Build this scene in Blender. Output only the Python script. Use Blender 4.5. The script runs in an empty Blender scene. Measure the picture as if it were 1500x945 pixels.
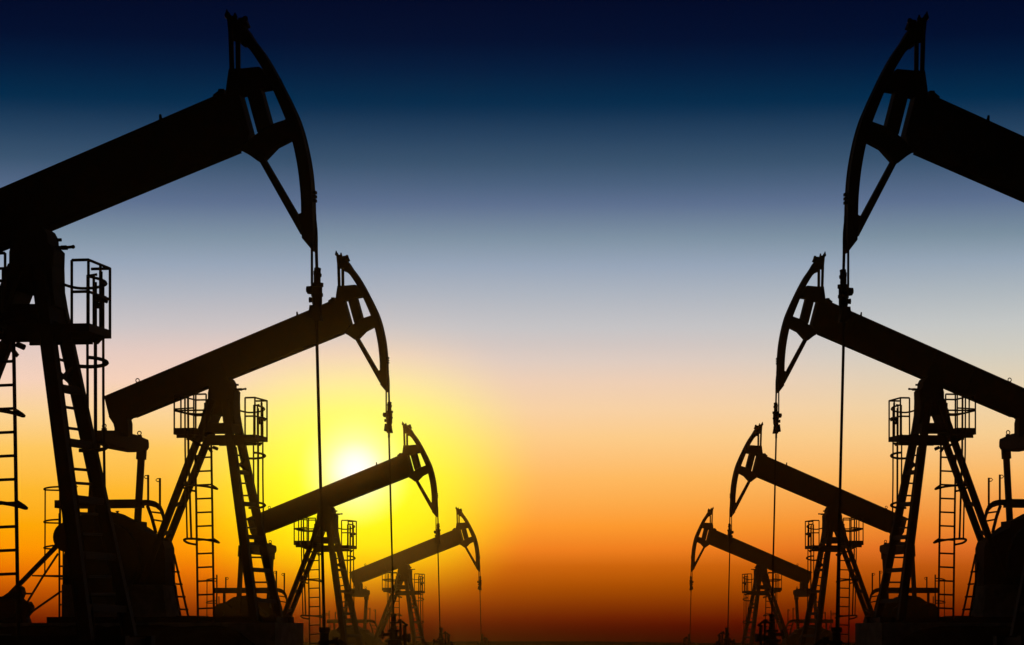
# Two facing rows of oil pumpjacks standing against a sunset sky.
import bpy, bmesh, math, random
import numpy as np
from mathutils import Vector, Matrix

random.seed(7)
S = bpy.context.scene
COL = S.collection
PI = math.pi

# ------------------------------------------------------------------ camera
W, H, F = 1500.0, 945.0, 4253.0        # photo size and focal length in photo pixels (20 degree field)
HZ = 941.0                             # row of the horizon
CAMZ = 1.1                             # eye height above the plain
cam_d = bpy.data.cameras.new('camera')
cam_d.sensor_width = 36.0
cam_d.lens = F / W * 36.0
cam_d.shift_y = (HZ - H / 2) / W
cam_d.clip_start = 0.1
cam_d.clip_end = 5000
cam = bpy.data.objects.new('camera', cam_d)
cam.location = (0, 0, CAMZ)
cam.rotation_euler = (PI / 2, 0, 0)
COL.objects.link(cam)
S.camera = cam
CAM = Vector((0, 0, CAMZ))


# ------------------------------------------------------------------ materials
def new_mat(name):
    m = bpy.data.materials.new(name)
    m.use_nodes = True
    nt = m.node_tree
    b = nt.nodes['Principled BSDF']
    return m, nt, b


def noise_mat(name, c0, c1, scale, rough, lo=0.45, hi=0.62, bump=0.0, metallic=0.0, detail=6):
    m, nt, b = new_mat(name)
    tc = nt.nodes.new('ShaderNodeTexCoord')
    n = nt.nodes.new('ShaderNodeTexNoise')
    n.inputs['Scale'].default_value = scale
    n.inputs['Detail'].default_value = detail
    n.inputs['Roughness'].default_value = 0.65
    nt.links.new(tc.outputs['Object'], n.inputs['Vector'])
    r = nt.nodes.new('ShaderNodeValToRGB')
    r.color_ramp.elements[0].position = lo
    r.color_ramp.elements[0].color = (*c0, 1)
    r.color_ramp.elements[1].position = hi
    r.color_ramp.elements[1].color = (*c1, 1)
    nt.links.new(n.outputs['Fac'], r.inputs['Fac'])
    nt.links.new(r.outputs['Color'], b.inputs['Base Color'])
    b.inputs['Roughness'].default_value = rough
    b.inputs['Metallic'].default_value = metallic
    if 'Specular IOR Level' in b.inputs:
        b.inputs['Specular IOR Level'].default_value = 0.25
    if bump:
        bp = nt.nodes.new('ShaderNodeBump')
        bp.inputs['Strength'].default_value = bump
        bp.inputs['Distance'].default_value = 0.05
        nt.links.new(n.outputs['Fac'], bp.inputs['Height'])
        nt.links.new(bp.outputs['Normal'], b.inputs['Normal'])
    return m


STEEL = noise_mat('weathered_dark_steel', (0.020, 0.019, 0.018), (0.035, 0.020, 0.013), 3.0, 0.75, bump=0.15)
PAINT = noise_mat('dark_rail_paint', (0.025, 0.024, 0.022), (0.04, 0.024, 0.016), 7.0, 0.7)
CAST = noise_mat('cast_iron', (0.022, 0.021, 0.021), (0.03, 0.022, 0.017), 5.0, 0.8, bump=0.2)
CABLE = noise_mat('greased_wire_rope', (0.015, 0.015, 0.015), (0.025, 0.022, 0.02), 30.0, 0.7)
CONC = noise_mat('foundation_concrete', (0.20, 0.19, 0.17), (0.30, 0.28, 0.25), 2.5, 0.9, bump=0.3)
SOIL = noise_mat('dry_dark_soil', (0.030, 0.024, 0.018), (0.055, 0.045, 0.033), 0.9, 0.95, bump=0.5, detail=10)
SOIL.node_tree.nodes['Principled BSDF'].inputs['Specular IOR Level'].default_value = 0.0

# ------------------------------------------------------------------ tracing frame: the second pumpjack of the left row
PHI = math.radians(18)
D2 = 87.0
OX2, OZ2 = 345.0, 912.0


class Frame:
    """where a pumpjack stands: origin pixel, depth, side (1 = left row, -1 = right row, mirrored)"""
    def __init__(s, px, py, depth, side, size=1.0, phi=PHI):
        s.size = size
        s.o = Vector(((px - W / 2) / F * depth, depth, CAMZ + (HZ - py) / F * depth))
        th = math.atan2(s.o.x, s.o.y)
        s.side = side
        s.yaw = -(th + phi) if side > 0 else (phi - th)
        s.m = Matrix.Translation(s.o) @ Matrix.Rotation(s.yaw, 4, 'Z') @ Matrix.Diagonal((side * size, size, size, 1))


F2 = Frame(OX2, OZ2, D2, 1)
AX = Vector((math.cos(F2.yaw), math.sin(F2.yaw), 0))
BX = Vector((-math.sin(F2.yaw), math.cos(F2.yaw), 0))
U = D2 / F
SINP = math.sin(PHI)


def T(px, py, b=0.0):
    """point of the pumpjack's own frame seen at a photo pixel, on the upright plane b metres behind its middle"""
    d = Vector(((px - W / 2) / F, 1.0, (HZ - py) / F))
    t = (b + (F2.o - CAM).dot(BX)) / d.dot(BX)
    p = CAM + d * t - F2.o
    return Vector((p.dot(AX), b, p.z))


def q(x, y):
    """a pixel measured on the nearest pumpjack, carried over to the second one"""
    return (492.3 + (x - 328.2) * 0.582, 367.4 + (y - 15.1) * 0.584)


def Q(pts):
    return [q(*p) for p in pts]


def erode(poly, s):
    n = len(poly)
    area = sum(poly[i][0] * poly[(i + 1) % n][1] - poly[(i + 1) % n][0] * poly[i][1] for i in range(n))
    sg = 1 if area > 0 else -1
    lines = []
    for i in range(n):
        x0, y0 = poly[i]
        x1, y1 = poly[(i + 1) % n]
        nx = (y1 - y0) * sg
        L = math.hypot(x1 - x0, y1 - y0) or 1e-6
        k = nx / L
        sh = -s * (1 if k > 0.03 else (-1 if k < -0.03 else k / 0.03))
        lines.append((x0 + sh, y0, x1 + sh, y1))
    out = []
    for i in range(n):
        ax0, ay0, ax1, ay1 = lines[i - 1]
        bx0, by0, bx1, by1 = lines[i]
        dx, dy, ex, ey = ax1 - ax0, ay1 - ay0, bx1 - bx0, by1 - by0
        cr = dx * ey - dy * ex
        if abs(cr) < 0.08 * math.hypot(dx, dy) * math.hypot(ex, ey):
            out.append(((ax1 + bx0) / 2, (ay1 + by0) / 2))
            continue
        t = ((bx0 - ax0) * ey - (by0 - ay0) * ex) / cr
        x, y = ax0 + dx * t, ay0 + dy * t
        ox, oy = poly[i]
        if math.hypot(x - ox, y - oy) > 3.0 * s + 1e-6:
            x, y = (ax1 + bx0) / 2, (ay1 + by0) / 2
        out.append((x, y))
    return out


# ------------------------------------------------------------------ mesh builder
class MB:
    def __init__(s):
        s.bm = bmesh.new()

    def prism(s, a, b):
        """two matching rings of points -> closed solid"""
        va = [s.bm.verts.new(p) for p in a]
        vb = [s.bm.verts.new(p) for p in b]
        n = len(a)
        s.bm.faces.new(va)
        s.bm.faces.new(vb[::-1])
        for i in range(n):
            s.bm.faces.new((va[i], vb[i], vb[(i + 1) % n], va[(i + 1) % n]))
        return s

    def slab(s, poly, b0, b1, inset=True):
        """plate traced in the photo, given its real thickness across the machine"""
        bm_ = (b0 + b1) / 2
        if inset:
            poly = erode(poly, (b1 - b0) / 2 * SINP / U)
        p = [T(x, y, bm_) for x, y in poly]
        return s.prism([Vector((v.x, b0, v.z)) for v in p], [Vector((v.x, b1, v.z)) for v in p])

    def box(s, c, sx, sy, sz, rot=None):
        pts = []
        for z in (-1, 1):
            for x, y in ((-1, -1), (1, -1), (1, 1), (-1, 1)):
                v = Vector((x * sx / 2, y * sy / 2, z * sz / 2))
                if rot:
                    v = rot @ v
                pts.append(Vector(c) + v)
        return s.prism(pts[:4], pts[4:])

    def bar(s, p0, p1, w, d):
        """rectangular bar, w in the machine's plane, d across it"""
        p0, p1 = Vector(p0), Vector(p1)
        t = (p1 - p0).normalized()
        y = Vector((0, 1, 0))
        if abs(t.dot(y)) > 0.9:
            y = Vector((1, 0, 0))
        u = t.cross(y).normalized()
        v = u.cross(t).normalized()
        o = [u * w / 2 * i + v * d / 2 * j for i, j in ((-1, -1), (1, -1), (1, 1), (-1, 1))]
        return s.prism([p0 + k for k in o], [p1 + k for k in o])

    def hbeam(s, p0, p1, w, d):
        """rolled H section: two flanges and a web"""
        p0, p1 = Vector(p0), Vector(p1)
        t = (p1 - p0).normalized()
        u = t.cross(Vector((0, 1, 0))).normalized()
        for k in (-1, 1):
            s.bar(p0 + u * k * (w / 2 - 0.012), p1 + u * k * (w / 2 - 0.012), 0.024, d)
        return s.bar(p0, p1, w - 0.05, 0.10)

    def tube(s, pts, r, n=8, closed=False):
        pts = [Vector(p) for p in pts]
        m = len(pts)
        rings = []
        ref = None
        for i, p in enumerate(pts):
            if closed:
                t = pts[(i + 1) % m] - pts[i - 1]
            else:
                t = pts[min(i + 1, m - 1)] - pts[max(i - 1, 0)]
            t.normalize()
            if ref is None:
                ref = Vector((0, 0, 1)) if abs(t.z) < 0.9 else Vector((1, 0, 0))
            u = (ref - t * ref.dot(t)).normalized()
            ref = u
            v = t.cross(u)
            rr = r[i] if isinstance(r, (list, tuple)) else r
            rings.append([s.bm.verts.new(p + (u * math.cos(2 * PI * k / n) + v * math.sin(2 * PI * k / n)) * rr) for k in range(n)])
        for i in range(m if closed else m - 1):
            a, b = rings[i], rings[(i + 1) % m]
            for k in range(n):
                s.bm.faces.new((a[k], a[(k + 1) % n], b[(k + 1) % n], b[k]))
        if not closed:
            s.bm.faces.new(rings[0][::-1])
            s.bm.faces.new(rings[-1])
        return s

    def ball(s, c, r, n=10):
        m = Matrix.Translation(Vector(c))
        bmesh.ops.create_uvsphere(s.bm, u_segments=n, v_segments=max(6, n // 2 + 1), radius=r, matrix=m)
        return s

    def cyl(s, p0, p1, r0, r1=None, n=14):
        return s.tube([p0, p1], [r0, r0 if r1 is None else r1], n)

    def lathe(s, base, prof, n=16):
        """vertical turned shape: prof = [(radius, height)...]"""
        base = Vector(base)
        rings = [[s.bm.verts.new(base + Vector((math.cos(2 * PI * k / n) * r, math.sin(2 * PI * k / n) * r, z))) for k in range(n)] for r, z in prof]
        for a, b in zip(rings, rings[1:]):
            for k in range(n):
                s.bm.faces.new((a[k], a[(k + 1) % n], b[(k + 1) % n], b[k]))
        s.bm.faces.new(rings[0][::-1])
        s.bm.faces.new(rings[-1])
        return s

    def ring(s, c, R, r, axis='Y', n=16, k=6):
        c = Vector(c)
        pts = []
        for i in range(n):
            a = 2 * PI * i / n
            o = {'Y': (math.cos(a), 0, math.sin(a)), 'X': (0, math.cos(a), math.sin(a)), 'Z': (math.cos(a), math.sin(a), 0)}[axis]
            pts.append(c + Vector(o) * R)
        return s.tube(pts, r, k, closed=True)

    def build(s, name, mat, parent=None, label=None, bevel=0.0):
        bmesh.ops.recalc_face_normals(s.bm, faces=s.bm.faces[:])
        me = bpy.data.meshes.new(name)
        s.bm.to_mesh(me)
        s.bm.free()
        me.materials.append(mat)
        o = bpy.data.objects.new(name, me)
        COL.objects.link(o)
        if parent:
            o.parent = parent
        if label:
            o['label'] = label
        return o


def thing(name, label, cat, group=None):
    o = bpy.data.objects.new(name, None)
    o.empty_display_size = 0.5
    COL.objects.link(o)
    tag(o, label, cat, group)
    return o


def tag(o, label, cat, group=None):
    o['label'] = label
    o['category'] = cat
    if group:
        o['group'] = group


def copy_tree(o, parent=None):
    c = o.copy()
    COL.objects.link(c)
    if parent:
        c.parent = parent
    for ch in [x for x in S.objects if x.parent == o]:
        copy_tree(ch, c)
    return c


def smooth_pts(pts, n=5):
    """Catmull-Rom through the given points"""
    pts = [Vector(p) for p in pts]
    out = []
    for i in range(len(pts) - 1):
        p0 = pts[max(i - 1, 0)]
        p1, p2 = pts[i], pts[i + 1]
        p3 = pts[min(i + 2, len(pts) - 1)]
        for k in range(n):
            t = k / n
            out.append(0.5 * ((2 * p1) + (p2 - p0) * t + (2 * p0 - 5 * p1 + 4 * p2 - p3) * t * t + (3 * p1 - p0 - 3 * p2 + p3) * t ** 3))
    out.append(pts[-1])
    return out


# ------------------------------------------------------------------ the pumpjack
def make_pumpjack():
    root = thing('pumpjack', 'black pumpjack', 'pumpjack', 'pumpjacks in two facing rows')

    # ---- walking beam: welded box girder with flange plates
    m = MB()
    beam = [(153, 582.2)] + Q([(322, 141.8), (355.4, 139.5), (372.0, 199), (367.5, 213), (347, 222.5)]) + [(197.4, 611.9), (160.4, 612.6)]
    m.slab(beam, -0.20, 0.20)
    top0, top1 = T(153.5, 582.6), T(*q(318, 144.2))
    bot0, bot1 = T(163, 625.5 - 1.2), T(*q(346, 222.6))
    for a, b, k in ((top0, top1, -1),):
        d = Vector((0, 0, 0.012 * k))
        m.bar(a + d, b + d, 0.03, 0.47)
    b0, b1 = T(197.0, 611.2), T(*q(345, 222.2))
    m.bar(b0 + Vector((0, 0, 0.012)), b1 + Vector((0, 0, 0.012)), 0.03, 0.47)
    for t in (0.12, 0.32, 0.5, 0.7, 0.88):                         # web stiffeners
        c0, c1 = top0.lerp(top1, t), T(165, 624.5).lerp(T(*q(346, 222.6)), t + 0.01)
        m.bar(c0.lerp(c1, 0.05), c0.lerp(c1, 0.93), 0.03, 0.425)
    wb = m.build('walking_beam', STEEL, root)
    for (x, y) in ((201.5, 557.3),):
        e = MB()
        e.ring(T(x, y), 0.056, 0.015)
        e.box(T(x, y + 5), 0.09, 0.05, 0.09)
        e.build('lifting_eye', STEEL, wb)
    e = MB()
    e.tube([T(*q(233.5, 181)), T(*q(230.5, 176)), T(*q(229.6, 168))], [0.055, 0.035, 0.022])
    e.box(T(*q(232, 180)), 0.11, 0.08, 0.05)
    e.build('lifting_eye', STEEL, wb)
    e = MB()
    e.box(T(*q(316, 141.5)), 0.13, 0.2, 0.09, Matrix.Rotation(-0.6, 3, 'Y'))
    e.box(T(*q(322.5, 138)), 0.1, 0.24, 0.12)
    e.build('hinge_bolt', STEEL, wb)

    # ---- horsehead
    m = MB()
    HB = 0.15
    m.slab(Q([(330.8, 104.5), (349, 104), (384, 101), (402, 124), (404, 131), (384.8, 133.9), (370, 138), (352, 142.5), (327, 150), (326.6, 134), (327.7, 125.7)]), -HB - 0.02, HB + 0.02)
    m.slab(Q([(357.0, 139), (385, 132), (399.8, 185.5), (374.2, 201.5)]), -HB, HB)
    m.slab(Q([(398, 184.3), (420, 177), (437, 192), (436, 206), (427, 207), (406.7, 217), (386.5, 237.8), (375.6, 240.7), (359.3, 229), (347.4, 222.4), (366, 204), (372, 199.5)]), -HB, HB)
    outer = [(356, 38), (360.3, 43.1), (377.8, 65.2), (389.5, 80.7), (399.9, 97.8), (409, 114), (417.4, 130.4), (424.8, 144.5), (431.3, 158.3), (437.5, 171.5), (443, 186.3), (448, 203), (452, 220), (455.2, 236), (457.6, 251), (459.4, 267), (460.6, 284), (461.6, 305), (462, 335)]
    inner = [(440.6, 335), (440.4, 314.8), (439.9, 292.6), (437.8, 269), (435.4, 250), (432.4, 233.3), (429.5, 219.5), (426, 206), (421.8, 192), (417.4, 178.8), (410.5, 162), (403, 145), (395.3, 128), (389, 114.5), (381.7, 101.7), (368.5, 81.5), (358, 67.5), (346, 52)]
    # the arc as a strip of wedge blocks so that every face stays flat
    o2 = smooth_pts([Vector((*q(*p), 0)) for p in outer], 3)
    i2 = smooth_pts([Vector((*q(*p), 0)) for p in inner[::-1]], 3)

    def along(c, t):
        f = t * (len(c) - 1)
        k = min(int(f), len(c) - 2)
        return c[k].lerp(c[k + 1], f - k)
    sh = HB * SINP / U
    N = 30
    ringa, ringb = [], []
    O = [along(o2, i / N) for i in range(N + 1)]
    I = [along(i2, i / N) for i in range(N + 1)]
    pts = []
    for i in range(N + 1):
        wd = O[i].x - I[i].x
        k = min(sh, wd * 0.42)
        pts.append((T(O[i].x - k, O[i].y), T(I[i].x + k - 1.6, I[i].y)))
    vs = []
    for (po, pi_) in pts:
        vs.append([m.bm.verts.new((p.x, b, p.z)) for p in (po, pi_) for b in (-HB, HB)])
    for a, b in zip(vs, vs[1:]):
        m.bm.faces.new((a[0], b[0], b[1], a[1]))
        m.bm.faces.new((a[2], a[3], b[3], b[2]))
        m.bm.faces.new((a[0], a[2], b[2], b[0]))
        m.bm.faces.new((a[1], b[1], b[3], a[3]))
    m.bm.faces.new((vs[0][0], vs[0][1], vs[0][3], vs[0][2]))
    m.bm.faces.new((vs[-1][0], vs[-1][2], vs[-1][3], vs[-1][1]))
    # lower tip
    m.slab(Q([(433.5, 317), (441, 314), (462, 314), (462.6, 345), (460.2, 370), (457.5, 372.8), (453.5, 369.6), (438.7, 352), (438.2, 341)]), -HB, HB)
    # top cap
    m.slab(Q([(327.0, 18.5), (336, 23), (347, 28), (352, 33), (357, 37), (361.5, 42.5), (367, 51), (358.5, 68), (349.5, 71), (347, 60), (331, 59)]), -HB, HB)
    m.slab(Q([(347, 29), (357, 28), (362, 40), (352, 44)]), -0.1, 0.1, inset=False)
    hh = m.build('horsehead', STEEL, root)
    for (x0, y0, x1, y1, b) in ((334.1, 40, 336.2, 107, -0.19), (345.0, 52, 345.5, 107, 0.19)):
        m = MB()
        m.bar(T(*q(x0, y0), b), T(*q(x1, y1), b), 0.080, 0.05)
        m.build('head_strut', STEEL, hh)
    m = MB()
    m.slab(Q([(374.6, 236), (387.6, 233), (438.4, 319), (442, 346), (437, 346)]), -0.10, 0.10)
    m.build('head_brace', STEEL, hh)
    for (x, y, r) in ((329.6, 23.8, 5.3), (340.6, 27, 4.4), (355.6, 29.4, 5.0)):
        m = MB()
        m.cyl(T(*q(x, y), -0.14), T(*q(x, y), 0.14), r * 0.584 * U * 0.85, n=10)
        m.build('cable_pin', STEEL, hh)
    m = MB()
    m.tube([T(*q(329.5, 25)), T(*q(328.6, 19)), T(*q(328.1, 14.5))], [0.05, 0.03, 0.008], 6)
    m.tube([T(*q(341, 28)), T(*q(340.5, 20))], [0.04, 0.02], 6)
    m.build('cable_anchor', STEEL, hh)
    m = MB()
    for y in (284, 290, 296):
        m.box(T(*q(458.6, y)), 0.06, 0.12, 0.05)
    m.build('cable_clamp', STEEL, hh)

    # ---- bridle, carrier and polished rod
    m = MB()
    m.tube([T(*q(454.3, 366), -0.12), T(*q(454.4, 418), -0.12)], 0.023)
    m.build('bridle_cable', CABLE, root)
    m = MB()
    arc = [(410, 116.5), (431.5, 160), (443.5, 188.5), (452, 222), (457.2, 252), (459.8, 285), (461.2, 310)]
    wrap = [T(*q(x - 5.0, y)) + Vector((0, 0.06, 0)) for x, y in arc]
    wrap += [T(*q(460.8, 340), 0.06), T(*q(461.2, 372), 0.06), T(*q(462.0, 398), 0.06)]
    m.tube(smooth_pts(wrap, 3), 0.029)
    m.build('bridle_cable', CABLE, root)
    m = MB()
    cz = lambda y: T(*q(462 if y < 440 else 462.2, y))
    u1 = 0.584 * U
    base = cz(472)
    zz = lambda y: cz(y).z - base.z
    m.lathe(base, [(0.075, 0), (0.082, zz(456)), (0.07, zz(452)), (0.09, zz(446)), (0.09, zz(437)), (0.105, zz(436)), (0.105, zz(432)),
                   (0.092, zz(431)), (0.092, zz(422.5)), (0.112, zz(422)), (0.112, zz(416.5)), (0.062, zz(416)), (0.062, zz(405)), (0.066, zz(404)), (0.066, zz(399)), (0.055, zz(398)), (0.05, zz(394))])
    cb = m.build('carrier_bar', CAST, root)
    for pts, r in (((T(*q(456, 426)), T(*q(446.6, 426))), 0.05), ((T(*q(465, 405)), T(*q(468.3, 405.3))), 0.035),
                   ((T(*q(455, 441)), T(*q(450.6, 441))), 0.05), ((T(*q(464, 396.5)), T(*q(467.4, 397))), 0.03), ((T(*q(464, 413)), T(*q(467, 413))), 0.03)):
        m = MB()
        m.cyl(pts[0], pts[1], r * 0.85, r, n=10)
        m.build('clamp_bolt', CAST, cb)
    m = MB()
    m.slab([(560.8, 604.8), (567, 604.3), (567, 611.5), (561.5, 611)], -0.05, 0.05)
    m.build('clamp_bolt', CAST, cb)
    m = MB()
    m.slab([(563.4, 621), (573.5, 621), (576, 634.3), (570.5, 634.3), (562, 631.5)], -0.09, 0.09)
    m.build('rod_clamp', CAST, cb)
    m = MB()
    m.cyl(T(569.8, 640), T(576.6, 903), 0.028, n=10)
    m.cyl(T(569.4, 610), T(569.8, 641), 0.034, n=10)
    m.build('polished_rod', STEEL, root)

    # ---- saddle bearing on the tower top
    m = MB()
    m.slab([(304.6, 576), (307, 566), (334, 549), (339, 553), (343.6, 556), (346.6, 561.5), (347, 568), (352.2, 573.5), (351.8, 588), (304.5, 588)], -0.30, 0.30)
    sb = m.build('saddle_bearing', CAST, root)
    m = MB()
    m.tube([T(344, 570), T(353, 570.4), T(359, 569.8)], 0.028)
    m.ball(T(359.6, 569.8), 0.036)
    m.box(T(352, 570.5), 0.1, 0.1, 0.07)
    m.build('grease_line', PAINT, sb)
    m = MB()
    m.cyl(T(346, 563.8), T(349.4, 563.8), 0.03)
    m.build('bearing_bolt', CAST, sb)
    m = MB()
    m.slab([(303.6, 586), (351.8, 586), (352.4, 607), (355, 622), (329, 622), (326, 609), (321, 609), (317, 622), (292.5, 625), (297, 604)], -0.34, 0.34)
    m.slab([(296.5, 621), (351, 621), (353, 634.5), (294, 634.5)], -0.42, 0.42)
    m.build('tower_head', STEEL, root)

    # ---- four tower legs
    rn = lambda y: 268 - 0.385 * (y - 700)
    rf = lambda y: 282.5 - 0.394 * (y - 700)
    fn = lambda y: 338.5 + 0.133 * (y - 654)
    ff = lambda y: 354.5 + 0.214 * (y - 654)
    fb = lambda y: 0.36 + (y - 580) / 325.0 * 0.88
    for p0, p1, lw in (((rn(585), 585, -.46), (rn(908), 908, -.46), .19), ((rf(585), 585, .46), (rf(908), 908, .46), .19),
                   ((fn(585), 585, -fb(585)), (fn(910), 910, -fb(910)), .235), ((ff(585), 585, fb(585)), (ff(910), 910, fb(910)), .235)):
        m = MB()
        m.hbeam(T(*p0), T(*p1), lw, 0.18)
        m.box(T(*p1) + Vector((0, 0, 0.02)), 0.42, 0.36, 0.05)
        m.build('leg', STEEL, root)
    for y, h in ((692, 0.17), (738.5, 0.2), (787, 0.16), (835, 0.17), (880, 0.16)):
        m = MB()
        m.bar(T(fn(y), y - 1, -fb(y)), T(ff(y), y + 1, fb(y)), 0.12, h)
        m.build('cross_brace', STEEL, root)
    for y in (672, 711, 741, 783, 830):
        m = MB()
        m.bar(T(rn(y), y, -.46), T(rf(y) + 1, y - 4, .46), 0.1, 0.11)
        m.build('cross_brace', STEEL, root)
    for y0, y1 in ((672, 691),):
        m = MB()
        m.bar(T(fn(y0), y0, -fb(y0)), T(ff(y1), y1, fb(y1)), 0.05, 0.05)
        m.bar(T(fn(y1), y1, -fb(y1)), T(ff(y0), y0, fb(y0)), 0.05, 0.05)
        m.build('lattice_brace', STEEL, root)

    # ladder between the front legs
    m = MB()
    ln = lambda y: T(345.5 + (y - 653) * 0.135, y, -fb(y) * 0.75)
    lf = lambda y: T(349.0 + (y - 653) * 0.214, y, fb(y) * 0.75)
    m.tube([ln(655), ln(905)], 0.0262, 6)
    m.tube([lf(655), lf(905)], 0.0262, 6)
    for y in (667, 708, 726, 761, 773, 799, 816.5, 853, 868):
        m.tube([ln(y), lf(y)], 0.026, 6)
    m.build('rung_ladder', PAINT, root)

    # ---- rear platform (towards the tail), railing and caged ladder
    m = MB()
    A0, A1 = T(254, 630, -1.0), T(284, 626, -1.0)
    zt = T(254, 627, -1.0).z
    th = zt - T(254, 636.5, -1.0).z
    m.box(((A0.x + A1.x) / 2, 0, zt - th / 2), A1.x - A0.x, 2.0, th)
    for b in (-0.9, 0, 0.9):
        m.box(((A0.x + A1.x) / 2 + 0.02, b, zt - th - 0.05), A1.x - A0.x - 0.1, 0.06, 0.1)
    m.bar((A0.x + 0.35, -0.85, zt - th - 0.06), T(301, 656, -0.46), 0.07, 0.07)
    m.bar((A0.x + 0.3, 0.85, zt - th - 0.06), T(310, 662, 0.46), 0.07, 0.07)
    plat = m.build('platform', STEEL, root)
    m = MB()
    xa, xb = A0.x + 0.02, T(302, 600, -0.98).x
    ztop = T(302, 577.3, -0.98).z
    for x, y in ((xa, -.98), (xa, 0), (xa, .98), (xb, -.98), (xb, .98)):
        m.tube([(x, y, zt - 0.02), (x, y, ztop)], 0.0262, 6)
    m.tube([T(265, 632, -.9), T(265, 579, -.9)], 0.0265, 6)
    m.tube([T(283.8, 632, .95), T(283.8, 577, .95)], 0.0262, 6)
    m.tube([T(286.8, 628, -.6), T(286.8, 578, -.6)], 0.0265, 6)
    for f in (1.0, 0.52):
        z = zt + (ztop - zt) * f
        m.tube([(xb, -.98, z), (xa, -.98, z), (xa, .98, z), (xb, .98, z)], 0.026, 6)
    m.tube([T(301, 589.5, -.9), T(305, 590, -.9)], 0.0262, 6)
    m.tube([T(300, 590, -.9), T(300, 628, -.9)], 0.026, 6)
    m.build('railing', PAINT, plat)
    # caged ladder on the near side
    lb = -1.05
    m = MB()
    m.tube([T(309.4, 650, lb), T(311, 745, lb), T(313.6, 911, lb)], 0.035, 6)
    m.tube([T(285.8, 652, lb), T(287.6, 745, lb), T(290.0, 911, lb)], 0.035, 6)
    for i in range(13):
        y = 670 + 20.1 * i
        m.tube([T(286 + (y - 652) * .016, y + .6, lb), T(309.4 + (y - 652) * .016, y - .4, lb)], 0.026, 6)
    m.tube([T(312, 655, lb), T(319, 658, lb)], 0.05, 6)
    lad = m.build('caged_ladder', PAINT, root)

    def hoop(dx, dy):
        base_ = [(313, 789.6, lb), (320.6, 794.8, lb - .12), (312, 792.6, lb - .35), (300, 790.6, lb - .55), (285, 789.4, lb - .68), (273, 789.4, lb - .6), (269.6, 791.4, lb - .45), (276, 795.6, lb - .2), (289.5, 798.2, lb)]
        mm = MB()
        mm.tube(smooth_pts([T(x + dx, y + dy, b) for x, y, b in base_], 3), 0.034, 6)
        mm.build('cage_hoop', PAINT, lad)
    hoop(0, 0)
    hoop(-2.2, -78.5)
    m = MB()
    m.tube(smooth_pts([T(300, 606, -1.0), T(288, 606.5, -1.1), T(272, 605, -1.3), (T(262, 602.2, -1.5)), T(256, 599.5, -1.5), T(268, 598.6, -1.2), T(284, 597.6, -1.0)], 3), 0.0262, 6)
    m.build('cage_hoop', PAINT, lad)
    m = MB()
    m.tube([T(270.8, 582, -1.5), T(271.2, 660, -1.5), T(274.2, 790, -1.5)], 0.0265, 6)
    m.tube([T(275.4, 580, -1.55), T(276, 660, -1.55), T(280.2, 789, -1.55)], 0.034, 6)
    m.build('cage_strip', PAINT, lad)

    # ---- front platform, railing, cage
    m = MB()
    PB = 0.62
    B0, B1 = T(303, 645, -PB), T(374, 637, -PB)
    zt = T(374, 636.5, -PB).z
    th = zt - T(374, 643.5, -PB).z
    m.box(((B0.x + B1.x) / 2, 0, zt - th / 2), B1.x - B0.x, 2 * PB, th)
    C1 = T(358, 645, -PB).x
    m.box(((B0.x + C1) / 2, -PB + 0.05, zt - 0.16), C1 - B0.x, 0.08, 0.28)
    m.box(((B0.x + C1) / 2, PB - 0.05, zt - 0.13), C1 - B0.x, 0.08, 0.22)
    m.slab([(374, 649), (386, 648), (380.5, 654), (377.5, 653)], -0.1, 0.1)
    plat = m.build('platform', STEEL, root)
    m = MB()
    xc = T(358.7, 600, -PB).x
    xd = B1.x - 0.02
    ztop = T(374.8, 582.3, -PB).z
    for x, y in ((xc, -PB + .02), (xd, -PB + .02), (xd, PB - .02), (xd - 0.02, 0.12)):
        m.tube([(x, y, zt - 0.02), (x, y, ztop)], 0.0265, 6)
    z2 = zt + (ztop - zt) * 0.5
    m.tube([(xc, -PB + .02, ztop), (xd, -PB + .02, ztop), (xd, PB - .02, ztop), (xd - .35, PB - .02, ztop)], 0.0265, 6)
    m.tube([(xc, -PB + .02, z2), (xd, -PB + .02, z2), (xd, PB - .02, z2)], 0.026, 6)
    m.tube([T(371.9, 638, .3), T(371.9, 593.5, .3), T(380, 593, .3)], 0.0265, 6)
    m.tube([T(377.2, 640, .3), T(377.2, 594, .3)], 0.0262, 6)
    m.build('railing', PAINT, plat)
    m = MB()
    m.tube([T(383.2, 642, .5), T(383.2, 590, .5)], 0.036, 6)
    m.ball(T(386.6, 613.5, .5), 0.055, 8)
    m.ball(T(379.5, 615.5, .5), 0.05, 8)
    m.box(T(382.5, 619.5, .5), 0.12, 0.1, 0.09)
    m.tube([T(377, 612, .5), T(389, 616, .5)], 0.034, 6)
    m.build('lamp_post', PAINT, plat)
    m = MB()
    lb2 = 0.7
    m.tube([T(371.3, 636, lb2), T(371.6, 712, lb2)], 0.026, 6)
    m.tube([T(378, 598, lb2 + .3), T(378.2, 745, lb2 + .3)], 0.034, 6)
    m.tube([T(384.9, 596, lb2 + .3), T(385, 700, lb2 + .3), T(386.4, 800, lb2 + .3)], 0.0255, 6)
    m.build('cage_strip', PAINT, plat)
    for cx, cy in ((0, 0), (0, 72.5)):
        m = MB()
        pts = [(364, 671.5, .55), (372, 671.8, .6), (380, 671.2, .75), (386.5, 669.6, .9), (388.4, 667.8, 1.0), (385.5, 665.6, 1.05), (379, 663.8, 1.05), (371.8, 663.2, .95)]
        m.tube(smooth_pts([T(x + cx, y + cy, b) for x, y, b in pts], 3), 0.034, 6)
        m.build('cage_hoop', PAINT, plat)
    m = MB()
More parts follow.
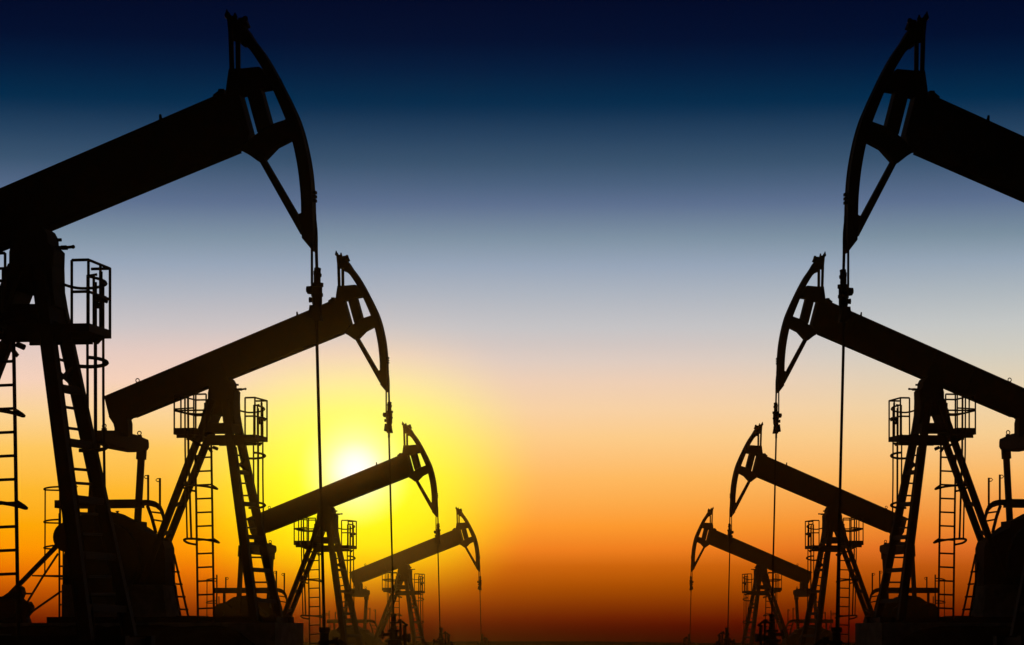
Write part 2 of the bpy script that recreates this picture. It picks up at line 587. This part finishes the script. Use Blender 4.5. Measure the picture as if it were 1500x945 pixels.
    pts = [(351, 601.4, .3), (358, 603.4, .4), (366, 604.4, .5), (377, 603.6, .7), (385, 601.4, .85), (387.6, 599.4, .95), (384, 596.2, 1.0), (372, 593, .9)]
    m.tube(smooth_pts([T(x, y, b) for x, y, b in pts], 3), 0.026, 6)
    m.build('cage_hoop', PAINT, plat)

    # ---- tail bearing, equalizer and pitman arms
    m = MB()
    m.slab([(159.5, 611), (198, 610), (192.5, 614.5), (194, 620.5), (194, 640), (168, 640), (168, 628), (166.3, 621.5)], -0.22, 0.22)
    m.build('tail_bearing', CAST, root)
    m = MB()
    c = T(177.5, 643.5, 0)
    EL = 2.06
    prof = lambda k: [Vector((c.x + x, k, c.z + z)) for x, z in ((-.15, .12), (.13, .12), (.15, .02), (.15, -.12), (.1, -.2), (-.12, -.2), (-.15, -.1))]
    mid = lambda k: [Vector((c.x + x, k, c.z + z)) for x, z in ((-.16, .20), (.15, .20), (.17, .05), (.17, -.26), (.1, -.34), (-.12, -.34), (-.17, -.2))]
    m.prism(prof(-EL), mid(-0.9))
    m.prism(mid(-0.9), mid(0.9))
    m.prism(mid(0.9), prof(EL))
    eq = m.build('equalizer', CAST, root)
    for b in (-1.5, 1.55):
        e = MB()
        pz = c.z + 0.16 + 0.06
        e.ring((c.x + 0.02, b, pz + 0.07), 0.06, 0.017, 'Y')
        e.box((c.x + 0.02, b, pz - 0.05), 0.14, 0.1, 0.12)
        e.build('lifting_eye', CAST, eq)
    pn = T(207.5, 660, 2.0)
    pf = T(200, 792, 2.0)
    for sgn in (-1, 1):
        m = MB()
        p0, p1 = Vector((pn.x, 2.0 * sgn, pn.z)), Vector((pf.x, 2.0 * sgn, pf.z))
        m.bar(p0, p1, 0.20, 0.12)
        d = (p1 - p0).normalized()
        m.bar(p0 - d * 0.22, p0 + d * 0.28, 0.29, 0.14)
        m.cyl(p0 + Vector((0, -.12, .1)), p0 + Vector((0, .12, .1)), 0.07)
        m.build('pitman_arm', STEEL, root)
    # ---- gear reducer, counterweights, sheave
    m = MB()
    dome = [(117, 757), (124.4, 752.6), (136, 750.5), (150, 749), (160, 748.8), (172, 750.3), (181, 752.8), (195, 760), (206, 763), (214.7, 764), (214.8, 774), (225, 778.5), (236, 784), (252, 794), (255, 803), (256, 830), (256, 858), (95, 858), (95, 829), (99, 806), (92, 775), (104, 766)]
    m.slab(dome, -0.45, 0.45)
    gb = m.build('gear_box', CAST, root)
    m = MB()
    m.cyl(T(172, 752), T(172, 749), 0.035)
    m.cyl(T(172, 749.6), T(172, 748.4), 0.06)
    m.build('breather_cap', CAST, gb)
    m = MB()
    m.slab([(92, 857), (258, 857), (264, 912), (92, 912)], -0.62, 0.62)
    m.build('gear_box_pedestal', CONC, gb)
    for b0 in (-1.45, 1.15):
        m = MB()
        bc = b0 + 0.15
        c0 = T(170 + bc * SINP / U, 822, bc)
        R = 1.18
        a0, a1 = math.radians(-15), math.radians(195)
        pts = [Vector((c0.x + math.cos(a0 + (a1 - a0) * i / 28) * R, 0, c0.z + math.sin(a0 + (a1 - a0) * i / 28) * R)) for i in range(29)]
        pts += [Vector((c0.x - R * 0.55, 0, c0.z - R * 0.9)), Vector((c0.x + R * 0.55, 0, c0.z - R * 0.9))]
        m.prism([p + Vector((0, b0, 0)) for p in pts], [p + Vector((0, b0 + .3, 0)) for p in pts])
        m.build('counterweight', CAST, root)
    m = MB()
    c0 = T(101, 787, -0.55)
    m.cyl(c0 + Vector((0, -.14, 0)), c0 + Vector((0, .14, 0)), 0.46, n=28)
    m.cyl(c0 + Vector((0, -.24, 0)), c0 + Vector((0, .4, 0)), 0.12)
    m.build('drive_sheave', CAST, root)
    # ---- belt guard and motor on the tail end
    m = MB()
    m.bar(T(84, 799, -0.55), T(13, 872, -0.55), 0.11, 0.16)
    m.tube([T(85, 811, -0.5), T(62, 846, -0.5), T(40, 882, -0.5)], 0.034, 6)
    m.tube([T(87, 868, -0.4), T(44, 898, -0.4)], 0.034, 6)
    m.build('belt_guard', PAINT, root)
    m = MB()
    m.slab([(-10, 914), (-10, 884), (0, 876.5), (14, 867), (24, 860), (31, 857), (36, 861), (38, 869), (35, 877), (40, 881.5), (46, 881), (50.5, 889), (49, 896), (43, 903), (47, 914)], -0.16, 0.16)
    c0 = T(16, 889, 0)
    m.cyl(c0 + Vector((0, -.45, 0)), c0 + Vector((0, .45, 0)), 0.33, n=20)
    m.box(T(14, 908), 0.9, 0.9, 0.12)
    mo = m.build('drive_motor', CAST, root)
    m = MB()
    m.box(T(10, 878, .1), 0.22, 0.2, 0.2)
    m.build('junction_box', PAINT, mo)

    # ---- walkway over the gear reducer with hand posts
    m = MB()
    wz0, wz1 = T(150, 733, 0.5).z, T(150, 744.5, 0.5).z
    xw0, xw1 = T(86, 740, .4).x, T(206, 740, .4).x
    m.box(((xw0 + xw1) / 2, 0.4, (wz0 + wz1) / 2), xw1 - xw0, 0.7, wz0 - wz1)
    m.bar(T(104, 738, .4), T(104, 775, .4), 0.1, 0.1)
    walk = m.build('walkway', STEEL, root)
    for (x, y0, y1, ex) in ((217, 695.8, 742, -1), (234.3, 700.4, 748, -1), (88, 705, 770, 0), (107.5, 710, 742, 1)):
        m = MB()
        m.tube([T(x, y1, .55), T(x, y0, .55)], 0.036, 6)
        if ex:
            m.tube([T(x, y0 + .6, .55), T(x + ex * 4, y0 + .8, .55), T(x + ex * 6.2, y0 + 2.8, .55), T(x + ex * 4, y0 + 5, .55), T(x, y0 + 5.4, .55)], 0.014, 6)
        m.build('hand_post', PAINT, walk)
    m = MB()
    m.tube(smooth_pts([T(203, 737, .5), T(216, 736.5, .5), T(227, 739, .5), T(234, 744, .5), T(238, 752, .5), T(242, 772, .5)], 4), [0.09] * 9 + [0.08] * 4 + [0.06] * 4 + [0.045] * 4, 8)
    m.tube([T(216, 741, .4), T(222, 757, .4), T(228.5, 781, .4)], 0.055, 6)
    for xa, ya, xb, yb in ((221, 740.4, 232, 741), (222, 750, 238, 752), (225, 761.5, 240, 764)):
        m.tube([T(xa, ya, .42), T(xb, yb, .42)], 0.026, 6)
    m.build('stair_rail', PAINT, walk)

    # ---- caged ladder at the tail of the walkway
    m = MB()
    tb = 0.3
    m.tube([T(87, 752, tb), T(87, 912, tb)], 0.032, 6)
    m.tube([T(92.6, 752, tb + .3), T(92.8, 912, tb + .3)], 0.026, 6)
    for y in (829.5, 848, 867, 886, 904.5):
        m.tube([T(86.5, y, tb), T(93.5, y, tb + .3)], 0.0262, 6)
    m.tube([T(95.3, 828, tb + .4), T(95.3, 912, tb + .4)], 0.015, 6)
    tl = m.build('caged_ladder', PAINT, root)
    m = MB()
    m.tube([T(66.2, 716, tb - .3), T(66, 780, tb - .3), T(65.6, 845, tb - .3)], 0.023, 6)
    m.build('cage_strip', PAINT, tl)
    for y, x1 in ((716, 88), (764, 88), (802, 80)):
        m = MB()
        m.tube(smooth_pts([T(x1, y - 3, tb + .1), T(74, y - 2.2, tb), T(66, y - .6, tb - .2), T(64.6, y + .8, tb - .35), T(68, y + 1.8, tb - .3), T(x1, y + 2.4, tb - .1)], 3), 0.027, 6)
        m.build('cage_hoop', PAINT, tl)
    m = MB()
    m.tube([T(47, 843.4, tb), T(94, 844.2, tb)], [0.022, 0.04], 6)
    m.tube([T(36, 869.6, tb), T(47, 869.8, tb)], 0.028, 6)
    m.build('cage_tie', PAINT, tl)

    # ---- short access ladder on the front of the gear reducer pedestal
    m = MB()
    m.tube([T(254.8, 812, -.2), T(277.6, 911, -.2)], 0.035, 6)
    m.tube([T(251, 824, .1), T(256, 858, .1), T(266, 911, .1)], 0.035, 6)
    for y, xa, xb in ((838, 252, 262.5), (856, 255.5, 267), (874.5, 257, 271.5), (893, 260, 275.6)):
        m.tube([T(xa, y - .6, 0), T(xb, y, -.15)], 0.026, 6)
    m.build('rung_ladder', PAINT, root)

    # ---- skid and concrete foundation
    m = MB()
    s0, s1 = T(84, 908, 0).x, T(418, 908, 0).x
    for b in (-0.75, 0.75):
        m.box(((s0 + s1) / 2, b, 0.07), s1 - s0, 0.25, 0.2)
    for t in (0.05, 0.3, 0.52, 0.75, 0.97):
        m.box((s0 + (s1 - s0) * t, 0, 0.06), 0.22, 1.3, 0.16)
    m.box((T(285, 908, 0).x, -0.2, 0.1), 0.62, 1.2, 0.2)
    m.build('skid', STEEL, root)
    m = MB()
    f0, f1 = T(-4, 912, 0).x, T(424, 912, 0).x
    m.box(((f0 + f1) / 2, 0, -0.86), f1 - f0, 2.9, 1.7)
    m.build('foundation', CONC, root)
    return root


# ------------------------------------------------------------------ wellhead under the polished rod (origin at the top of the stuffing box)
def make_wellhead():
    root = thing('wellhead', 'wellhead', 'wellhead', 'wellheads under the polished rods')
    m = MB()
    m.lathe((0, 0, -2.6), [(0.20, 0), (0.20, 1.2), (0.19, 1.45), (0.30, 1.46), (0.30, 1.54), (0.17, 1.55), (0.17, 1.75), (0.27, 1.76), (0.27, 1.83), (0.13, 1.84), (0.12, 2.05), (0.19, 2.06), (0.19, 2.12), (0.10, 2.13), (0.10, 2.22)])
    m.build('casing_head', CAST, root)
    m = MB()
    m.lathe((0, 0, -0.4), [(0.08, 0), (0.085, 0.1), (0.11, 0.11), (0.11, 0.16), (0.075, 0.17), (0.075, 0.31), (0.095, 0.32), (0.095, 0.4)])
    m.build('stuffing_box', CAST, root)
    m = MB()
    m.tube(smooth_pts([(0.05, 0, -0.28), (0.14, -.02, -0.25), (0.22, -.03, -0.22), (0.32, -.04, -0.27), (0.44, -.05, -0.36)], 3), 0.035, 8)
    m.box((0.21, -.03, -0.23), 0.1, 0.12, 0.12)
    m.build('flow_pipe', CAST, root)
    m = MB()
    m.tube([(0.22, -.03, -0.26), (0.22, -.03, -2.4)], 0.04, 8)
    m.tube([(0.34, -.04, -0.33), (0.36, -.04, -0.6), (0.36, -.04, -2.4)], 0.055, 8)
    m.cyl((0.36, -.04, -0.62), (0.36, -.04, -0.80), 0.10)
    m.build('side_pipe', CAST, root)
    m = MB()
    m.cyl((-0.1, 0, -0.62), (-0.32, 0, -0.62), 0.05)
    m.ring((-0.33, 0, -0.62), 0.13, 0.016, 'X', 18)
    m.tube([(-0.33, -.13, -.62), (-0.33, .13, -.62)], 0.012, 6)
    m.tube([(-0.33, 0, -.75), (-0.33, 0, -.49)], 0.012, 6)
    m.build('valve_wheel', PAINT, root)
    m = MB()
    m.cyl((0.1, 0, -0.72), (0.5, -.02, -0.72), 0.075)
    m.cyl((0.44, -.02, -0.72), (0.50, -.02, -0.72), 0.13)
    m.build('gate_valve', CAST, root)
    return root


# ------------------------------------------------------------------ ground height
SPOTS = {  # origin pixel of each pumpjack, its depth and row
    'L1': (82.5, 945.5, 51.0, 1), 'L2': (345.0, 912.0, 87.0, 1), 'L3': (491.0, 983.0, 162.0, 1), 'L4': (600.8, 991.0, 284.0, 1),
    'R1': (1589.6, 945.5, 51.0, -1), 'R2': (1345.3, 912.0, 87.0, -1), 'R3': (1208.5, 983.0, 162.0, -1), 'R4': (1107.0, 991.0, 284.0, -1)}
WELLTOP = {'L1': 919, 'L2': 899, 'L3': 919.5, 'L4': 929, 'R1': 919, 'R2': 899, 'R3': 919.5, 'R4': 929}
SIZE = {'1': 1.0, '2': 1.0, '3': 162.0 / 129.3, '4': 284.0 / 189.5}      # the machines farther off are larger models
TURN = {'1': math.radians(19.0), '2': PHI, '3': PHI, '4': PHI}
FR = {k: Frame(*v, SIZE[k[1]], TURN[k[1]]) for k, v in SPOTS.items()}


def hash2(ix, iy, s):
    v = np.sin(ix * 127.1 + iy * 311.7 + s * 74.7) * 43758.5453
    return v - np.floor(v)


def vnoise(x, y, s):
    ix, iy = np.floor(x), np.floor(y)
    fx, fy = x - ix, y - iy
    fx, fy = fx * fx * (3 - 2 * fx), fy * fy * (3 - 2 * fy)
    a = hash2(ix, iy, s) * (1 - fx) + hash2(ix + 1, iy, s) * fx
    b = hash2(ix, iy + 1, s) * (1 - fx) + hash2(ix + 1, iy + 1, s) * fx
    return a * (1 - fy) + b * fy - 0.5


def ground_z(x, y):
    x, y = np.asarray(x, float), np.asarray(y, float)
    z = 0.22 * vnoise(x / 14, y / 14, 1) + 0.10 * vnoise(x / 4, y / 4, 2) + 0.04 * vnoise(x / 1.3, y / 1.3, 3)
    t = np.clip((y - 300) / 45, 0, 1)
    rise = t * t * (3 - 2 * t)
    z = z * (1 - 0.4 * rise) + rise * (CAMZ + 0.0 + 0.3 * vnoise(x / 30, y / 40, 5)) - 0.05 * (1 - rise)
    for k, top in (('L2', CAMZ + 0.50), ('R2', CAMZ + 0.50), ('L1', CAMZ - 0.14), ('R1', CAMZ - 0.14)):
        f = FR[k]
        ca, sa = math.cos(f.yaw), math.sin(f.yaw)
        a = ((x - f.o.x) * ca + (y - f.o.y) * sa) * f.side
        b = -(x - f.o.x) * sa + (y - f.o.y) * ca
        da = np.maximum(np.maximum(-9.5 - a, a + 0.6), 0)
        db = np.maximum(np.abs(b) - 1.3, 0)
        d = np.sqrt(da ** 2 + db ** 2)
        h = np.exp(-(d / 2.3) ** 3)
        rough = 0.10 * vnoise(x / 0.9, y / 0.9, 8) + 0.06 * vnoise(x / 0.4, y / 0.4, 9)
        z = z * (1 - h) + (top + rough) * h
    return z


def make_ground():
    def axis(lo, a, b, hi, fine, n0, n1):
        return np.concatenate([np.linspace(lo, a, n0, endpoint=False), np.arange(a, b, fine), np.linspace(b, hi, n1)])
    xs = axis(-300, -32, 32, 300, 0.4, 40, 40)
    ys = axis(-40, 40, 100, 370, 0.45, 40, 120)
    X, Y = np.meshgrid(xs, ys)
    Z = ground_z(X, Y)
    nx, ny = len(xs), len(ys)
    v = np.stack([X, Y, Z], -1).reshape(-1, 3)
    idx = np.arange(nx * ny).reshape(ny, nx)
    fcs = np.stack([idx[:-1, :-1], idx[:-1, 1:], idx[1:, 1:], idx[1:, :-1]], -1).reshape(-1, 4)
    me = bpy.data.meshes.new('ground')
    me.from_pydata(v.tolist(), [], fcs.tolist())
    for p in me.polygons:
        p.use_smooth = True
    me.materials.append(SOIL)
    o = bpy.data.objects.new('ground', me)
    COL.objects.link(o)
    o['kind'] = 'structure'
    return o


make_ground()

# ------------------------------------------------------------------ place both rows
JL = {
    'L1': 'huge black pumpjack at far left, horsehead in navy sky, tail cut off',
    'L2': 'black pumpjack shown whole, from tail to horsehead, between the largest jack and the setting sun',
    'L3': 'dark hazy pumpjack whose beam crosses the white glow of the sun',
    'L4': 'smallest hazy pumpjack of the row on the sun side, against yellow sky',
    'R1': 'huge black horsehead and beam cut by the right edge, its tower out of frame',
    'R2': 'black pumpjack with caged platform and tower at right, below the huge cut-off beam',
    'R3': 'hazy brown pumpjack against orange sky, its tail behind the second tower of the right row',
    'R4': 'smallest hazy brown pumpjack of the right row, against deep orange sky'}
WL = {
    'L1': 'wellhead under the long rod of the huge pumpjack at far left',
    'L2': 'wellhead under the rod of the pumpjack shown whole at left',
    'L3': 'wellhead under the rod of the pumpjack that crosses the sun',
    'L4': 'small wellhead under the rod of the smallest jack on the sun side',
    'R1': 'wellhead under the long rod of the huge cut-off horsehead at right',
    'R2': 'wellhead under the rod of the second largest jack of the right row',
    'R3': 'wellhead under the rod of the hazy third jack of the right row',
    'R4': 'small wellhead under the rod of the smallest jack of the right row'}

proto = make_pumpjack()
wproto = make_wellhead()
foot = T(576.6, 903)
for i, k in enumerate(('L2', 'L1', 'L3', 'L4', 'R1', 'R2', 'R3', 'R4')):
    f = FR[k]
    o = proto if i == 0 else copy_tree(proto)
    o.location = f.o
    o.rotation_euler = (0, 0, f.yaw)
    slim = 0.925 if k[0] == 'R' else 1.0                     # the right row is a slightly slimmer model
    o.scale = (f.side * f.size * slim * (0.988 if k[1] == '1' else 1.0), f.size * slim, f.size)
    o['label'] = JL[k]
    w = wproto if i == 0 else copy_tree(wproto)
    pw = Matrix.LocRotScale(o.location, o.rotation_euler, o.scale) @ foot
    depth = pw.y
    w.location = (pw.x, pw.y, CAMZ + (HZ - WELLTOP[k]) / F * depth)
    w.rotation_euler = (0, 0, f.yaw)
    w.scale = (f.side * f.size, f.size, f.size)
    w['label'] = WL[k]

# ------------------------------------------------------------------ evening air
m, nt, b = new_mat('evening_haze')
nt.nodes.remove(b)
pv = nt.nodes.new('ShaderNodeVolumePrincipled')
pv.inputs['Color'].default_value = (0.98, 0.52, 0.10, 1)
pv.inputs['Density'].default_value = 0.000135
pv.inputs['Anisotropy'].default_value = 0.965
nt.links.new(pv.outputs['Volume'], nt.nodes['Material Output'].inputs['Volume'])
hb = MB()
hb.box((0, 165, 6.25), 620, 430, 18.5)
hz = hb.build('haze', m)
hz['kind'] = 'stuff'

# ------------------------------------------------------------------ sky
SUNX, SUNY = 521.0, 688.0
sd = Vector(((SUNX - W / 2) / F, 1.0, (HZ - SUNY) / F)).normalized()
sun_el = math.asin(sd.z)
sun_az = math.atan2(sd.x, sd.y)


def lin(c):
    c = c / 255.0
    return c / 12.92 if c <= 0.04045 else ((c + 0.055) / 1.055) ** 2.4


world = bpy.data.worlds.new('World')
S.world = world
world.use_nodes = True
nt = world.node_tree
for n in list(nt.nodes):
    nt.nodes.remove(n)
N, L = nt.nodes.new, nt.links.new


def math_node(op, a, b=None, clamp=False):
    n = N('ShaderNodeMath')
    n.operation = op
    n.use_clamp = clamp
    for i, v in enumerate((a, b)):
        if v is None:
            continue
        if isinstance(v, (int, float)):
            n.inputs[i].default_value = v
        else:
            L(v, n.inputs[i])
    return n.outputs[0]


def maprange(v, a, b, c=0.0, d=1.0, smooth=True):
    n = N('ShaderNodeMapRange')
    n.interpolation_type = 'SMOOTHSTEP' if smooth else 'LINEAR'
    n.clamp = True
    L(v, n.inputs[0])
    for i, x in enumerate((a, b, c, d)):
        n.inputs[i + 1].default_value = x
    return n.outputs[0]


def mix(f, a, b, mode='MIX'):
    n = N('ShaderNodeMix')
    n.data_type = 'RGBA'
    n.blend_type = mode
    n.clamp_factor = True
    (L(f, n.inputs[0]) if not isinstance(f, (int, float)) else setattr(n.inputs[0], 'default_value', f))
    for i, v in ((6, a), (7, b)):
        if isinstance(v, tuple):
            n.inputs[i].default_value = v
        else:
            L(v, n.inputs[i])
    return n.outputs[2]


tc = N('ShaderNodeTexCoord')
nrm = N('ShaderNodeVectorMath')
nrm.operation = 'NORMALIZE'
L(tc.outputs['Generated'], nrm.inputs[0])
sep = N('ShaderNodeSeparateXYZ')
L(nrm.outputs[0], sep.inputs[0])
S0, S1 = -0.015, 0.255            # sine of elevation covered by the ramps
tpos = maprange(sep.outputs['Z'], S0, S1, 0, 1, smooth=False)


def ramp(stops):
    """stops: (row in the photo's middle column, (r, g, b)); each row is an elevation above the horizon"""
    n = N('ShaderNodeValToRGB')
    cr = n.color_ramp
    cr.interpolation = 'LINEAR'
    st = sorted(((math.sin(math.atan((HZ - y) / F)) - S0) / (S1 - S0), c) for y, c in stops)
    while len(cr.elements) < len(st):
        cr.elements.new(0.5)
    for e, (p, c) in zip(cr.elements, st):
        e.position = p
    for e, (p, c) in zip(cr.elements, st):
        e.color = (lin(c[0]), lin(c[1]), lin(c[2]), 1)
    L(tpos, n.inputs['Fac'])
    return n.outputs['Color']


BASE = [(-140, (0, 6, 30)), (0, (0, 9, 39)), (60, (0, 15, 47)), (100, (0, 27, 60)), (150, (0, 43, 76)), (165, (12, 49, 81)), (200, (36, 66, 96)),
        (240, (56, 83, 111)), (270, (73, 97, 127)), (300, (92, 112, 144)), (330, (113, 133, 156)), (350, (126, 146, 165)), (390, (151, 166, 186)),
        (430, (173, 181, 193)), (480, (197, 196, 199)), (505, (209, 199, 196)), (530, (223, 205, 194)), (560, (238, 208, 183)), (600, (248, 210, 166)),
        (640, (253, 205, 140)), (700, (255, 186, 98)), (735, (254, 172, 76)), (770, (254, 154, 48)), (805, (240, 126, 30)), (830, (203, 98, 10)), (860, (166, 74, 0)),
        (885, (130, 48, 0)), (905, (99, 20, 0)), (918, (74, 0, 0)), (935, (50, 0, 0)), (945, (36, 0, 0)), (1000, (8, 0, 0))]
GLOW = [(-140, (0, 6, 30)), (0, (0, 9, 39)), (60, (0, 15, 47)), (100, (0, 27, 60)), (150, (0, 43, 76)), (165, (12, 49, 81)), (200, (36, 66, 96)), (240, (56, 83, 111)), (300, (92, 112, 144)), (400, (160, 172, 186)), (470, (205, 200, 195)), (520, (250, 222, 178)), (560, (255, 240, 150)), (600, (255, 250, 120)),
        (650, (255, 255, 85)), (700, (255, 255, 45)), (760, (255, 248, 8)), (800, (255, 236, 0)), (830, (250, 205, 0)), (860, (216, 152, 0)), (885, (166, 92, 0)),
        (905, (122, 48, 0)), (920, (80, 6, 0)), (945, (36, 0, 0)), (1000, (8, 0, 0))]
LEFT = [(-140, (0, 6, 30)), (0, (0, 9, 39)), (60, (0, 15, 47)), (100, (0, 27, 60)), (150, (0, 43, 76)), (165, (12, 49, 81)), (200, (36, 66, 96)), (240, (56, 83, 111)), (300, (92, 112, 144)), (350, (126, 146, 165)), (390, (151, 166, 186)), (430, (175, 181, 193)),
        (480, (203, 196, 198)), (520, (230, 204, 194)), (560, (246, 210, 188)), (610, (252, 212, 150)), (660, (255, 200, 95)), (720, (255, 184, 45)), (770, (255, 168, 5)),
        (805, (255, 150, 0)), (835, (235, 118, 0)), (865, (190, 82, 0)), (890, (145, 52, 0)), (910, (100, 18, 0)), (922, (72, 0, 0)), (945, (36, 0, 0)), (1000, (8, 0, 0))]
RIGHT = [(-140, (0, 6, 30)), (0, (0, 9, 39)), (60, (0, 15, 47)), (100, (0, 27, 60)), (150, (0, 43, 76)), (165, (12, 49, 81)), (200, (36, 66, 96)), (240, (56, 83, 111)), (300, (92, 112, 144)), (350, (122, 143, 160)), (390, (150, 166, 183)), (430, (172, 182, 190)),
         (480, (196, 199, 198)), (520, (210, 206, 194)), (560, (226, 210, 182)), (600, (240, 211, 166)), (640, (248, 206, 145)), (700, (252, 184, 100)), (735, (246, 160, 75)),
         (770, (240, 138, 50)), (805, (222, 108, 36)), (830, (190, 86, 16)), (860, (155, 64, 4)), (885, (120, 40, 0)), (905, (93, 14, 0)), (918, (70, 0, 0)), (945, (36, 0, 0)), (1000, (8, 0, 0))]
az = math_node('DIVIDE', sep.outputs['X'], math_node('MAXIMUM', sep.outputs['Y'], 0.05))
px = lambda x: (x - W / 2) / F
base = ramp(BASE)
base = mix(maprange(az, px(930), px(1480)), base, ramp(RIGHT))
base = mix(maprange(az, px(820), px(380)), base, ramp(LEFT))
dot = N('ShaderNodeVectorMath')
dot.operation = 'DOT_PRODUCT'
L(nrm.outputs[0], dot.inputs[0])
dot.inputs[1].default_value = sd
ang = math_node('ARCCOSINE', math_node('MINIMUM', dot.outputs['Value'], 1.0))
rpx = math_node('MULTIPLY', ang, F)
fg = maprange(rpx, 285.0, 60.0)
sky = mix(fg, base, ramp(GLOW))
sky = mix(maprange(rpx, 92.0, 0.0), sky, (1.0, 1.0, 0.60, 1))
sky = mix(maprange(rpx, 48.0, 0.0), sky, (1.1, 1.1, 1.02, 1))
# the side of the sky away from the sun is dim
back = maprange(sep.outputs['Y'], 0.55, 0.982, 0.06, 1.0)
cmb = N('ShaderNodeCombineXYZ')
for i in range(3):
    L(back, cmb.inputs[i])
sky = mix(1.0, sky, cmb.outputs[0], 'MULTIPLY')
bg = N('ShaderNodeBackground')
L(sky, bg.inputs['Color'])
bg.inputs['Strength'].default_value = 1.0
# a trace of the physical twilight sky
nis = N('ShaderNodeTexSky')
nis.sky_type = 'NISHITA'
nis.sun_disc = False
nis.sun_elevation = sun_el
nis.sun_rotation = sun_az
bg2 = N('ShaderNodeBackground')
L(nis.outputs[0], bg2.inputs['Color'])
bg2.inputs['Strength'].default_value = 0.00004
add = N('ShaderNodeAddShader')
L(bg.outputs[0], add.inputs[0])
L(bg2.outputs[0], add.inputs[1])
wo = N('ShaderNodeOutputWorld')
L(add.outputs[0], wo.inputs['Surface'])

# ------------------------------------------------------------------ the low sun
sl = bpy.data.lights.new('sun', 'SUN')
sl.energy = 0.05
sl.angle = math.radians(0.5)
sl.color = (1.0, 0.82, 0.5)
so = bpy.data.objects.new('sun', sl)
so.rotation_euler = (-sd).to_track_quat('-Z', 'Y').to_euler()
so.location = (0, 0, 30)
COL.objects.link(so)

# ------------------------------------------------------------------ render settings
S.view_settings.view_transform = 'Standard'
S.view_settings.look = 'None'
S.view_settings.exposure = 0
S.view_settings.gamma = 1
S.view_settings.use_curve_mapping = False
S.render.engine = 'CYCLES'
S.cycles.use_denoising = True
S.cycles.max_bounces = 4
S.cycles.volume_bounces = 1
S.cycles.diffuse_bounces = 2
S.cycles.glossy_bounces = 2
S.cycles.volume_step_rate = 1.0
